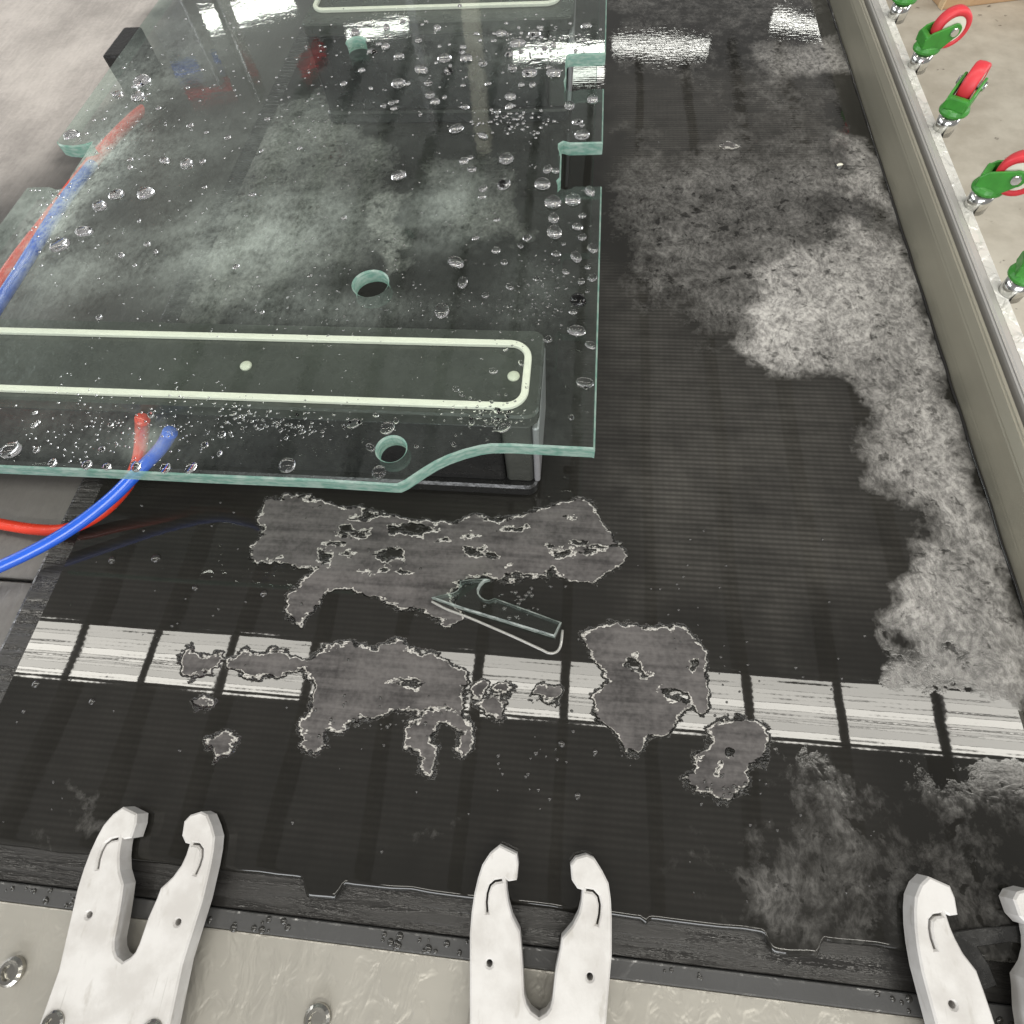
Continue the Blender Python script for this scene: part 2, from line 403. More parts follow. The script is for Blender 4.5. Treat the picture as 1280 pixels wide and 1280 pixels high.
M['plate'] = mat_steel('beige_steel_plate', (.35, .335, .30), .34, sx=(8, 60, 8), metal=.25, wetn=.22)
M['lip'] = mat_steel('wet_aluminium_lip', (.10, .10, .10), .2, metal=.3, wetn=.15)
M['white'] = mat_white()
M['dark_hole'] = mat_simple('dark_recess', (.02, .02, .02), .8)
M['screw'] = mat_steel('screw_steel', (.42, .41, .38), .25, metal=1.0)
M['chrome'] = mat_steel('zinc_stem', (.66, .66, .64), .18, metal=1.0)
M['green'] = mat_simple('green_painted_fork', (.04, .23, .028), .4, var=.45, vscale=90)
M['red'] = mat_simple('red_wheel', (.62, .038, .05), .45, var=.3)
M['hub'] = mat_simple('cream_hub', (.72, .70, .60), .45, var=.05)
M['blue_hose'] = mat_simple('blue_hose', (.02, .11, .62), .22, var=.08, Specular_IOR_Level=.6)
M['red_hose'] = mat_simple('red_hose', (.68, .045, .02), .25, var=.08, Specular_IOR_Level=.6)
M['card'] = mat_simple('cardboard', (.46, .30, .17), .85, var=.12, vscale=30)
M['tape'] = mat_simple('brown_tape', (.62, .46, .28), .3, var=.05)
M['grey_metal'] = mat_simple('grey_metal', (.34, .34, .35), .35, metal=.4)
M['beam'] = mat_simple('painted_roof_beam', (.16, .16, .16), .7)

# ------------------------------------------------------------------ setting
box('floor', -6, 6, -4, 9, -1.05, -.85, M['floor'], bev=0, kind='structure')
bm = bmesh.new()
for k in range(-9, 8): add_box(bm, GAPX+k*PITCH-.04, GAPX+k*PITCH+.04, -5, 10, ZC+.03, ZC+.18)
from_bm('ceiling_beams', bm, M['beam'], kind='structure')

# ------------------------------------------------------------------ the machine table
XL, XR, YF, YB = -.3955, .3215, -.0647, 1.45
table = thing('machine_table', 'grey steel machine table with a stainless side rail and beige front plate', 'machine table')
box('table_frame', XL-.9, XR+.012, YF-.2, YB, -.22, -.030, M['grey_metal'], table)
# left tray
yb = at(40, 726, -.012).y
box('tray_plate', XL-.85, XL-.030, yb+.0015, YB, -.029, -.012, M['tray'], table, label='long tray plate under the hoses, pale with slurry at its far end, painted darker under the glass')
box('tray_plate', XL-.85, XL-.030, YF-.15, yb-.0015, -.029, -.013, M['tray'], table, label='dark grey wet tray plate at the left edge')
box('edge_strip', XL-.028, XL-.001, YF, YB, -.029, -.006, M['black_rubber'], table, bev=.003)
# front
box('rubber_underlay', XL-.02, XR+.02, -.0835, YF+.02, -.029, -.0065, M['black_rubber'], table, bev=.001)
box('front_lip', XL-.3, XR+.10, -.0937, -.0838, -.029, -.0045, M['lip'], table, bev=.0012)
box('front_plate', XL-.6, XR+.10, -.34, -.0940, -.029, -.0055, M['plate'], table, bev=.001)
def sheet_profile(name, prof, y0, y1, mat, parent):
    bm = bmesh.new(); L = [(p[0], p[1]) for p in prof]; n = len(L)
    ys = [y0, y1]; rows = [[bm.verts.new((x, y, z)) for x, z in L] for y in ys]
    for k in range(n): bm.faces.new((rows[0][k], rows[0][(k+1) % n], rows[1][(k+1) % n], rows[1][k]))
    bm.faces.new(rows[0][::-1]); bm.faces.new(rows[1])
    bmesh.ops.bevel(bm, geom=[e for e in bm.edges if abs(e.verts[0].co.y-e.verts[1].co.y) > .5], offset=.0012, segments=2, affect='EDGES')
    return from_bm(name, bm, mat, parent)
sheet_profile('side_rail', [(.3230, -.02), (.3230, .010), (.3245, .0300), (.3275, .0390), (.3315, .0400), (.3322, -.02)], YF-.2, YB, M['rail'], table)
sheet_profile('rail_cap', [(.3362, -.02), (.3362, .0415), (.3378, .0435), (.3440, .0435), (.3450, .0400), (.3450, -.02)], YF-.2, YB, M['rail_top'], table)
sheet_profile('caster_flange', [(.3454, .028), (.3454, .0405), (.3565, .0405), (.3565, .028)], YF-.2, YB, M['flange'], table)
sheet_profile('flange_lip', [(.3569, .010), (.3569, .0350), (.3598, .0350), (.3598, .010)], YF-.2, YB, M['black_plastic'], table)
line = [(.3221, y, .0003+.0002*math.sin(y*90)) for y in np.arange(YF, 1.2, .02)]
tube('water_line', [(x-random.uniform(0, .0008), y, z) for x, y, z in line], .0012, mat_simple('water_at_rail', (.015, .014, .013), .03, Specular_IOR_Level=.8), table, n=8, sub=3)
for px, py in ((15, 1214), (397, 1274)):
    p = at(px, py, -.004); bm = bmesh.new()
    lathe(bm, [(.0075, -.0052), (.0075, -.0025), (.006, -.0012), (.0042, -.001), (.0036, -.003), (0, -.003)], 24)
    o = from_bm('screw', bm, M['screw'], table, smooth=False); o.location = (p.x, p.y, 0)

# ------------------------------------------------------------------ the mat: a fine sheet that carries its wetness
def W(L, sc=1.0, ox=0.0, oy=0.0, z=0.0):
    return [tuple(at(ox+x/sc, oy+y/sc, z)[:2]) for x, y in L]
DRY = [
 W([(330,628),(360,622),(420,632),(470,640),(520,652),(600,650),(680,640),(705,628),(728,622),(745,640),(755,665),(780,690),(783,702),(765,712),(742,728),(715,722),(690,712),(672,722),(640,725),(610,718),(590,722),(560,745),(575,772),(560,780),(530,764),(500,765),(465,745),(440,735),(410,740),(390,760),(375,780),(360,770),(362,745),(385,725),(395,712),(370,705),(320,700),(315,680),(335,670),(325,650)]),
 W([(728,800),(750,785),(790,783),(820,790),(845,785),(870,800),(885,820),(880,850),(888,870),(878,888),(850,890),(838,915),(812,922),(800,945),(785,935),(775,915),(750,895),(742,870),(756,850),(745,830),(735,815)]),
 W([(895,905),(920,897),(945,900),(958,915),(955,942),(935,955),(928,985),(905,993),(865,985),(862,965),(875,945),(895,930),(885,915)]),
 W([(500,290),(600,270),(690,285),(730,225),(800,195),(850,205),(840,260),(790,295),(850,320),(940,320),(1000,320),(1090,370),(1080,430),(1000,440),(980,400),(900,410),(830,400),(700,400),(640,430),(600,480),(540,560),(540,620),(500,640),(440,615),(490,580),(450,545),(480,500),(490,440),(500,370),(440,300)], 3.2, 240, 740),
 W([(870,540),(930,480),(1010,460),(1080,490),(1110,550),(1105,620),(1080,650),(1050,620),(1075,570),(1040,520),(980,520),(945,570),(960,620),(975,690),(960,745),(930,700),(915,650),(870,630)], 3.2, 240, 740),
 W([(392,814),(440,806),(500,813),(540,822),(580,842),(576,886),(545,882),(500,893),(455,896),(425,915),(395,886)]),
 W([(140,270),(190,225),(260,240),(330,230),(390,260),(500,270),(500,295),(440,305),(400,320),(330,335),(250,335),(190,300),(140,290)], 3.2, 240, 740),
 W([(905,350),(930,290),(1000,305),(1100,295),(1110,330),(1050,380),(960,410),(930,380)], 4, 0, 740),
 W([(80,335),(105,318),(135,335),(120,370),(90,370)], 2.909, 560, 740),
 W([(150,352),(190,328),(230,345),(215,380),(170,375)], 2.909, 560, 740),
 W([(105,400),(150,378),(200,410),(200,445),(140,440)], 2.909, 560, 740),
 W([(300,375),(345,350),(400,370),(385,402),(330,402)], 2.909, 560, 740),
 W([(1040,750),(1110,700),(1180,740),(1150,790),(1085,822)], 4, 0, 740),
 W([(975,550),(1020,530),(1055,555),(1020,580)], 4, 0, 740),
 W([(898,182),(910,179),(926,182),(912,187)]),
]
rh = random.Random(3)
HOLES = [W([(cx-a, cy+.15*b), (cx-.4*a, cy-b), (cx+.5*a, cy-.7*b), (cx+a, cy+.1*b), (cx+.3*a, cy+b), (cx-.5*a, cy+.7*b)]) for cx, cy, a, b in
         [(rh.uniform(335, 765), rh.uniform(640, 735), rh.uniform(6, 24), rh.uniform(1.6, 5)) for _ in range(34)]]
HOLES += [
 W([(478,655),(520,652),(552,660),(530,668),(490,667)]), W([(462,690),(500,686),(505,700),(475,706)]), W([(585,682),(605,684),(600,698),(586,696)]),
 W([(686,688),(712,684),(728,690),(705,698),(690,700)]), W([(418,655),(440,652),(444,664),(424,664)]), W([(395,688),(415,690),(410,706),(392,702)]),
 W([(779,832),(800,823),(808,838),(822,842),(806,846)]), W([(824,862),(842,858),(856,865),(860,882),(838,876)]), W([(860,826),(872,824),(872,836),(862,838)]), W([(905,940),(916,928),(921,936),(910,948)]), W([(893,965),(903,955),(906,962),(897,972)]),
 W([(790,365),(850,355),(930,365),(950,350),(930,390),(850,385)], 3.2, 240, 740),
]
SLURRY = [  # (polygon, level, softness in mm)
 (W([(925,425),(985,470),(1060,490),(1095,520),(1080,575),(1105,630),(1150,655),(1110,720),(1105,750),(1130,800),(1120,845),(1200,868),(1300,885),(1300,800),(1245,650),(1164,400),(1130,300),(1050,280),(960,330)]), .78, 15),
 (W([(775,160),(860,190),(960,190),(1100,200),(1160,400),(1060,470),(960,440),(870,415),(800,380),(762,300),(762,210)]), .25, 55),
 (W([(960,300),(1120,260),(1150,400),(1060,470),(960,440)]), .42, 50),
 (W([(1050,170),(1095,180),(1125,280),(1090,270)]), .66, 14),
 (W([(870,90),(1075,100),(1110,240),(900,230)]), .14, 40),
 (W([(760,-60),(1050,-60),(1060,60),(940,95),(760,95)]), .18, 40),
 (W([(930,60),(1065,40),(1075,95),(950,100)]), .58, 24),
 (W([(970,950),(1120,955),(1300,970),(1300,1215),(1120,1205),(990,1170),(890,1130),(890,1075),(950,1010)]), .25, 55),
 (W([(890,1075),(960,1050),(1000,1090),(985,1140),(920,1140)]), .36, 26),
 (W([(1130,960),(1300,965),(1300,1030),(1180,1040)]), .36, 34),
 (W([(85,950),(130,960),(200,985),(160,1010),(100,985)]), .20, 10), (W([(20,1020),(60,1020),(70,1045),(25,1045)]), .16, 10),
 (W([(470,1035),(560,1045),(580,1085),(490,1085)]), .20, 18),
 (W([(60,120),(420,120),(520,250),(440,330),(200,420),(-100,420),(-100,250)]), .34, 30),
 (W([(470,250),(520,240),(500,300),(475,340),(460,300)]), .75, 8), (W([(530,200),(640,200),(660,300),(560,300)]), .36, 18),
]
CLEAR = [(W([(900,868),(1040,868),(1120,874),(1300,892),(1300,952),(1120,940),(960,925)]), 5)]
RIPPLE = [(W([(760,-60),(1060,-60),(1075,60),(1080,110),(760,110)]), 1.0, 25), (W([(150,0),(760,0),(760,120),(150,120)]), .6, 25)]

def sdf(P, poly):                            # signed distance in mm, positive inside
    poly = np.array(poly)*1000; n = len(poly); P = P*1000
    d = np.full(len(P), 1e9); ins = np.zeros(len(P), bool)
    for i in range(n):
        a, b = poly[i], poly[(i+1) % n]; e = b-a; w_ = P-a
        t = np.clip((w_@e)/max(e@e, 1e-9), 0, 1); q = w_-t[:, None]*e
        d = np.minimum(d, (q*q).sum(1))
        c = (a[1] > P[:, 1]) != (b[1] > P[:, 1])
        if abs(e[1]) > 1e-12: ins ^= c & (P[:, 0] < e[0]*(P[:, 1]-a[1])/e[1]+a[0])
    d = np.sqrt(d); return np.where(ins, d, -d)
def local_sdf(P, poly, margin):
    q = np.array(poly); lo, hi = q.min(0)-margin, q.max(0)+margin
    k = ((P > lo) & (P < hi)).all(1); out = np.full(len(P), -margin*1000)
    if k.any(): out[k] = np.maximum(sdf(P[k], poly), -margin*1000)
    return out

def fbm(P, freq, octs, seed):                # smooth value noise, about -1 .. 1
    g = np.random.default_rng(seed); out = np.zeros(len(P)); a = 1.0
    for o in range(octs):
        T = g.uniform(-1, 1, (97, 97)); q = P*freq*2**o+50; i = np.floor(q).astype(int); f = q-i; f = f*f*(3-2*f)
        i0, i1 = i % 96, (i+1) % 96
        out += a*((T[i0[:, 0], i0[:, 1]]*(1-f[:, 0])+T[i1[:, 0], i0[:, 1]]*f[:, 0])*(1-f[:, 1])+(T[i0[:, 0], i1[:, 1]]*(1-f[:, 0])+T[i1[:, 0], i1[:, 1]]*f[:, 0])*f[:, 1])
        a *= .62
    return out

ys = np.concatenate([YF+np.array([0, .0004, .0009, .0016, .0025, .0036]), np.arange(YF+.005, .36, .0016), np.arange(.36, .7, .003), np.arange(.7, YB+.001, .006)])
xs = np.arange(XL, XR+1e-6, (XR-XL)/420)
gx, gy = np.meshgrid(xs, ys); P = np.stack([gx.ravel(), gy.ravel()], 1)
dry = np.full(len(P), -15.0)
Pd = P+np.stack([fbm(P, 55, 4, 11), fbm(P, 55, 4, 12)], 1)*.0028
for p in DRY: dry = np.maximum(dry, local_sdf(Pd, p, .015))
for p in HOLES:
    dry = np.minimum(dry, -local_sdf(Pd, p, .015))
Pw = P+np.stack([fbm(P, 18, 6, 1), fbm(P, 18, 6, 2)], 1)*.015
lit_ = fbm(P*np.array([1, .75]), 12, 5, 3)
slu = np.zeros(len(P))
for p, lev, soft in SLURRY:
    s = np.clip((local_sdf(Pw, p, soft/1000*1.01)+soft)/(2*soft), 0, 1); s = s*s*(3-2*s)
    slu = 1-(1-slu)*(1-s*lev) if lev < .19 else np.maximum(slu, s*lev)
slu = np.clip(slu*(1+.30*lit_), 0, 1)
for p, soft in CLEAR:
    s = np.clip((local_sdf(P, p, .03)+soft)/(2*soft), 0, 1); slu *= 1-.93*s
rpl = np.zeros(len(P))
for p, lev, soft in RIPPLE:
    s = np.clip((local_sdf(P, p, soft/1000*1.01)+soft)/(2*soft), 0, 1); rpl = np.maximum(rpl, s*lev)
z = np.zeros(len(P)); yy = P[:, 1].copy(); xx = P[:, 0]
d = yy-YF
z -= np.where(d < .004, .004*(1-np.sqrt(np.clip(1-((.004-d)/.004)**2, 0, 1))), 0)   # rounded front edge
z[d < 1e-9] = -.0060
tabs = [(375, 428, 1112), (803, 812, 1160), (957, 1030, 1180)]
for a, b, py in tabs:
    x0, x1 = at(a, py).x, at(b, py).x
    m = np.clip((xx-x0)/.004, 0, 1)*np.clip((x1-xx)/.004, 0, 1)
    yy -= m*np.clip(1-d/.03, 0, 1)*.0085
yy -= (np.interp(xx, np.linspace(XL, XR, 60), rng.normal(0, .0004, 60)))*np.clip(1-d/.03, 0, 1)
z += .00005*np.sin(xx*40+1)*np.sin(P[:, 1]*30)
V = np.stack([xx, yy, z], 1)
nx, ny = len(xs), len(ys)
idx = np.arange(nx*ny).reshape(ny, nx)
Fq = np.stack([idx[:-1, :-1], idx[:-1, 1:], idx[1:, 1:], idx[1:, :-1]], -1).reshape(-1, 4)
me = bpy.data.meshes.new('rubber_mat')
me.vertices.add(len(V)); me.vertices.foreach_set('co', V.ravel())
me.loops.add(Fq.size); me.loops.foreach_set('vertex_index', Fq.ravel())
me.polygons.add(len(Fq)); me.polygons.foreach_set('loop_start', np.arange(0, Fq.size, 4)); me.polygons.foreach_set('loop_total', np.full(len(Fq), 4))
me.update()
SILT = [(W([(745,330),(900,420),(1090,520),(1110,700),(1000,800),(800,740),(750,600)]), .62, 45), (W([(760,90),(1040,90),(1060,220),(760,220)]), .5, 30), (W([(30,600),(1100,640),(1100,1180),(-100,1060)]), .12, 30)]
silt = np.zeros(len(P))
for p, lev, soft in SILT:
    s = np.clip((local_sdf(Pw, p, soft/1000*1.01)+soft)/(2*soft), 0, 1); silt = np.maximum(silt, s*s*(3-2*s)*lev)
silt = np.clip(silt*(1+.25*lit_), 0, 1)
for nm, arr in (('silt', silt), ('dry', dry), ('slurry', slu), ('ripple', rpl)):
    a = me.attributes.new(nm, 'FLOAT', 'POINT'); a.data.foreach_set('value', arr.astype(np.float32))
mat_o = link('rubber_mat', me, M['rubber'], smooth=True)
tag(mat_o, 'black ribbed rubber mat with water film, grey dry patches and pale slurry', 'rubber mat')

# ------------------------------------------------------------------ beads of water on the mat
def dome(bm, p, r, h, n=12, sq=1.0, rot=0.0, base=False):
    prof = [(1.0, 0), (.97, .28), (.86, .58), (.64, .83), (.34, .96)]
    rings = []
    ca, sa = math.cos(rot), math.sin(rot)
    for rr, hh in prof:
        ring = []
        for k in range(n):
            a = 2*math.pi*k/n; x, y = r*rr*math.cos(a), r*rr*sq*math.sin(a)
            ring.append(bm.verts.new((p.x+x*ca-y*sa, p.y+x*sa+y*ca, p.z+h*hh)))
        rings.append(ring)
    for a, b in zip(rings[:-1], rings[1:]):
        for k in range(n): bm.faces.new((a[k], a[(k+1) % n], b[(k+1) % n], b[k]))
    top = bm.verts.new((p.x, p.y, p.z+h))
    for k in range(n): bm.faces.new((rings[-1][k], rings[-1][(k+1) % n], top))
    if base:                                 # flat underside with edges of its own, so that it stays flat when shaded
        low = [bm.verts.new(v.co) for v in rings[0]]; bm.faces.new(low[::-1])
bm = bmesh.new()
pts = [(random.uniform(0, 1100), random.uniform(620, 1130), random.uniform(1.0, 2.4)) for _ in range(120)]
pts += [(random.gauss(880, 30), random.gauss(800, 60), random.uniform(1, 2.2)) for _ in range(25)]
pts += [(random.gauss(650, 28), random.gauss(750, 14), random.uniform(1.2, 3.6)) for _ in range(34)]
pts += [(random.gauss(470, 40), random.gauss(900, 14), random.uniform(1, 3)) for _ in range(30)]
pts += [(random.gauss(650, 40), random.gauss(945, 25), random.uniform(1, 3)) for _ in range(22)]
pts += [(random.gauss(905, 22), random.gauss(985, 8), random.uniform(1, 3)) for _ in range(24)]
pts += [(random.uniform(820, 1100), random.uniform(60, 420), random.uniform(.8, 1.6)) for _ in range(40)]
pts += [(45, 855, 5), (115, 877, 4), (140, 700, 5), (195, 698, 6), (330, 742, 5), (244, 735, 4), (702, 930, 5), (722, 995, 5), (744, 940, 4), (1049, 208, 6)]
for px, py, s in pts:
    p = at(px, py); q = at(px+s, py)
    if not (XL+.004 < p.x < XR-.004 and p.y > YF+.006): continue
    r = abs(q.x-p.x); dome(bm, Vector((p.x, p.y, -.0001)), r, r*.55, 9, random.uniform(.7, 1), random.uniform(0, 3))
for _ in range(170):
    x = random.uniform(XL, XR); r_ = random.uniform(.0007, .0024)
    if fbm(np.array([[x, 0.]]), 22, 2, 9)[0] > -.15: dome(bm, Vector((x, random.uniform(-.0925, -.0850), -.0046)), r_, r_*.6, 9, random.uniform(.7, 1), random.uniform(0, 3))
from_bm('water_beads', bm, M['bead'], mat_o, smooth=True, kind='stuff')

# ------------------------------------------------------------------ the glass sheet
ZT, ZB = .1150, .1042
def G(L, sc=1.0, ox=0.0, oy=0.0): return [tuple(at(ox+x/sc, oy+y/sc, ZT)[:2]) for x, y in L]
farR = at(759.5, -28, ZT); 
outl = G([(744,562),(741,561),(680,558),(640,556),(614,556),(600,558),(580,563),(560,570),(545,577),(530,586),(518,594),(506,602),(497,606),(490,606),(458,604),(400,600.5),(244,594),(100,587),(0,583),(-240,571)])
outl += G([(-45,340),(33,234)]) + G([(45,233),(62,233),(70,236),(78,235),(84,229),(87,220),(103,196),(114,178)]) + G([(105,181),(90,183),(78,182),(72,180),(70,177),(75,170),(185,17),(196,2)])
pl = at(196, 2, ZT); pr = at(758.8, 0, ZT)
outl += [(pl.x, 1.35), (pr.x, 1.35)]
outl += G([(758.5,8),(757.3,66),(712,68),(709,71),(708,78),(708,96),(706,101),(707,108),(712,113),(718,113),(724,111),(755,110),(753.8,178)]) + G([(712,179),(704,177),(699,180),(699,186),(702,192),(701,222),(697,226),(699,232),(706,236),(713,235),(718,232),(752.4,232)])
def ell(px, py, rx, n=28):
    p = at(px, py, ZT); r = abs(at(px+rx, py, ZT).x-p.x)
    return [(p.x+r*math.cos(2*math.pi*k/n), p.y+r*math.sin(2*math.pi*k/n)) for k in range(n)]
holes = [ell(463, 354, 21.5), ell(489, 561, 18), ell(445, 52, 11.5)]
sheet = thing('glass_sheet', 'large wet clear glass sheet with notched edges and drilled holes on suction pods', 'glass sheet', at(600, 500, ZB))
sheet_inv = Matrix.Translation(-sheet.location)
def child_fix(o):                            # built in world coordinates
    o.matrix_parent_inverse = sheet_inv; return o
bm = bmesh.new(); prism(bm, outl, holes, ZB, ZT, .0011, 0, 1)
bmesh.ops.recalc_face_normals(bm, faces=bm.faces)
for f in bm.faces:
    if f.material_index == 0 and f.calc_center_median().z < (ZT+ZB)/2: f.material_index = 2
child_fix(from_bm('pane', bm, [M['glass'], M['edge'], M['under']], sheet))

DROPS = []
for L, sc, ox, oy in (
 ([(498,238,50),(585,240,45),(790,180,60),(858,140,45),(770,280,45),(838,298,55),(935,298,55),(405,285,55),(512,290,40),(315,340,50),(440,385,40),(762,393,42),(1090,405,48),(998,428,50),(1030,492,40),(1048,545,55),(545,520,55),(652,548,40),(575,650,35),(745,640,60),(735,742,62),(890,742,60),(910,682,45),(315,708,55),(652,758,40),(932,815,62),(1012,805,58),(1080,772,52),(935,878,50),(938,935,65),(1030,912,42),(1090,998,50),(1025,1033,56),(1090,1115,40),(1045,1130,30),(1035,1205,62),(545,1055,66),(570,1135,55),(487,1248,68),(1065,110,40),(725,140,40),(850,345,35)], 3.2, 400, 0),
 ([(1055,50,58),(1050,160,62),(1100,212,42),(1080,348,60),(945,190,30),(785,512,48),(668,490,32)], 2.909, 360, 360),
 ([(213,640,35),(350,648,35),(430,655,30),(545,655,45),(662,660,40),(765,660,45),(1150,650,60),(45,590,70)], 3.2, 0, 380),
 ([(468,785,50),(585,780,55),(400,828,55),(340,932,60),(240,985,65),(748,662,55),(660,648,40),(555,395,50),(570,335,60),(475,385,40),(290,548,50)], 3.2, 0, 0),
 ([(300,130,62),(225,215,45),(262,325,60),(150,110,55)], 3.556, 400, 500),
):
    DROPS += [(ox+x/sc, oy+y/sc, s/sc) for x, y, s in L]
DROPS += [(random.uniform(560, 735), random.uniform(60, 540), random.uniform(5, 11)) for _ in range(42)]
DROPS += [(random.uniform(420, 700), random.uniform(20, 150), random.uniform(5, 12)) for _ in range(34)]
DROPS += [(random.uniform(20, 620), random.uniform(515, 572), random.uniform(4, 9)) for _ in range(18)]
DROPS += [(random.uniform(120, 500), random.uniform(120, 400), random.uniform(4, 8)) for _ in range(22)]
holec = [(463, 354, 26), (489, 561, 22), (445, 52, 14)]
for px, py, s in DROPS:
    p = at(px, py-1, ZT); q_ = np.array([tuple(p[:2])])
    if sdf(q_, outl)[0] < 1.5 or any(sdf(q_, h)[0] > -4 for h in holes): continue
    p = at(px, py-1, ZT); r = abs(at(px+s*.56, py, ZT).x-p.x)
    bm = bmesh.new(); dome(bm, Vector((0, 0, 0)), r, r*random.uniform(.42, .66), 20, random.uniform(.62, 1.0), random.uniform(0, 3), True)
    o = from_bm('water_drop', bm, M['water'], sheet, smooth=True); child_fix(o); o.location = (p.x, p.y, ZT+.0001)
bm = bmesh.new(); fine = []
for cx, cy, rx, ry, n, s0, s1 in ((645,152,26,10,60,1.5,5), (672,370,24,26,90,1,3.2), (345,530,42,9,80,1.5,5), (615,520,26,13,90,1.2,4.5), (130,545,80,24,130,1,3),
                          (640,50,50,20,60,1.5,5), (250,520,60,20,80,1,3), (390,90,70,40,60,1,3), (130,120,50,40,50,1,4), (420,370,60,20,60,1,2.5), (560,390,60,14,50,1,2.5), (60,250,30,40,50,1,3)):
    fine += [(random.gauss(cx, rx), random.gauss(cy, ry), random.uniform(s0, s1*1.15)) for _ in range(int(n*1.35))]
fine += [(random.uniform(60, 740), random.uniform(10, 560), random.uniform(.8, 2.6)) for _ in range(700)]
Pf = np.array([tuple(at(a, b, ZT)[:2]) for a, b, c in fine]); inside = sdf(Pf, outl) > 2.5
for h in holes: inside &= sdf(Pf, h) < -3
for (px, py, s), ok in zip(fine, inside):
    if not ok: continue
    p = at(px, py, ZT); r = abs(at(px+s/2, py, ZT).x-p.x)
    dome(bm, Vector((p.x, p.y, ZT+.0001)), r, r*.7, 8, random.uniform(.75, 1), random.uniform(0, 3), True)
child_fix(from_bm('fine_droplets', bm, M['water'], sheet, smooth=True, kind='stuff'))

# ------------------------------------------------------------------ suction pods under the glass
def round_rect(x0, x1, y0, y1, r, n=8):
    return arc(x1-r, y1-r, r, 0, 90, n)+arc(x0+r, y1-r, r, 90, 180, n)+arc(x0+r, y0+r, r, 180, 270, n)+arc(x1-r, y0+r, r, 270, 360, n)
def pod(label, x0, x1, y0, y1, gx0, gx1, gy0, gy1, ports, zt=.1005):
    t = thing('suction_pod', label, 'suction pod', ((x0+x1)/2, (y0+y1)/2, 0), 0, 'suction pods holding up the glass')
    inv = Matrix.Translation(-t.location)
    def add(o): o.matrix_parent_inverse = inv; return o
    bm = bmesh.new(); prism(bm, round_rect(x0-.002, x1+.003, y0-.006, y1+.004, .008), [], .0005, .014, .002); add(from_bm('base_flange', bm, M['black_plastic'], t))
    bm = bmesh.new(); prism(bm, round_rect(x0, x1-.022, y0, y1, .004), [], .0142, .088, .001); add(from_bm('body', bm, M['black_plastic'], t))
    bm = bmesh.new(); prism(bm, round_rect(x1-.0215, x1, y0, y1, .004), [], .0142, .088, .001); add(from_bm('end_cap', bm, M['cup_top'], t))
    bm = bmesh.new(); prism(bm, round_rect(x1+.0004, x1+.0050, y0, y1, .002), [], .0142, .086, .001); add(from_bm('end_plate', bm, M['grey_metal'], t))
    bm = bmesh.new(); prism(bm, round_rect(x0-.001, x1+.005, y0-.001, y1+.001, .009), [], .0882, zt, .0015); add(from_bm('top_pad', bm, M['cup_top'], t))
    gw = .0050
    bm = bmesh.new(); prism(bm, round_rect(gx0, gx1, gy0, gy1, .016), [round_rect(gx0+gw, gx1-gw, gy0+gw, gy1-gw, .010)], zt, .1040, .0007); add(from_bm('gasket', bm, M['gasket'], t))
    for p in ports:
        bm = bmesh.new(); lathe(bm, [(.0042, 0), (.0042, .0012), (.003, .002), (0, .0022)], 16); o = from_bm('vacuum_port', bm, M['hub'], t, smooth=True); add(o); o.location = (p.x, p.y, zt)
    return t
zt = .1005
x1 = at(667, 480, zt).x; y0 = at(674, 521, zt).y; y1 = at(560, 411, zt).y
gx1 = at(663, 470, zt).x; gy0 = at(400, 500, .1025).y; gy1 = at(400, 420, .1025).y
near_pod = pod('near black suction pod with a cream gasket loop, hoses plugged in', -.68, x1, y0, y1, -.66, gx1, gy0-.002, gy1, [at(308, 458, zt), at(642, 471, zt)])
y0b = at(600, 24, zt).y; gyb = at(600, 7, .1025).y; x1b = at(712, 10, zt).x
pod('far black suction pod at the top edge of the photo under the glass', at(385, 12, zt).x, x1b, y0b, y0b+.10, at(392, 10, zt).x, at(700, 6, zt).x, gyb-.002, gyb+.075, [])
# dark block that sticks out past the left edge of the sheet
p0 = at(137, 88, -.015); zt2 = .035
bx = at(127, 70, zt2)
o = box('stop_block', bx.x, bx.x+.026, bx.y, bx.y+.075, -.0155, zt2, M['black_plastic'], bev=.003)
tag(o, 'black stop block poking out past the upper left edge of the glass', 'stop block')

# ------------------------------------------------------------------ hoses
def hose(label, pts, col, r=.0048):
    P = [at(px, py, z) for px, py, z in pts]
    o = tube('red_hose' if col == 'red' else 'blue_hose', P, r, M[col+'_hose']); tag(o, label, 'hose', 'pneumatic hoses on the left')
    return o
hose('bright red hose lying on the grey tray below the glass edge', [(-120, 640, .0), (-40, 648, .0), (0, 655, .0), (45, 662, .002), (85, 661, .006), (125, 642, .012), (155, 612, .026), (172, 580, .042), (177, 552, .060), (178, 532, .080), (178, 524, .092)], 'red')
hose('glossy blue hose crossing over the red one below the glass edge', [(-120, 745, .004), (-40, 724, .006), (0, 708, .010), (50, 684, .014), (95, 657, .020), (140, 622, .030), (175, 587, .044), (192, 570, .054), (204, 556, .068), (213, 540, .086)], 'blue')
hose('blue hose running under the left side of the glass sheet', [(-60, 470, .02), (0, 378, .03), (22, 344, .035), (42, 312, .040), (62, 280, .042), (84, 246, .040), (108, 215, .03), (150, 160, -.03)], 'blue', .0055)
hose('faded red hose seen through the upper left glass beside the notch', [(-60, 440, .0), (-8, 368, .01), (24, 322, .015), (58, 278, .02), (90, 236, .022), (118, 200, .022), (145, 170, .018), (170, 145, -.005), (186, 132, -.03)], 'red', .0065)

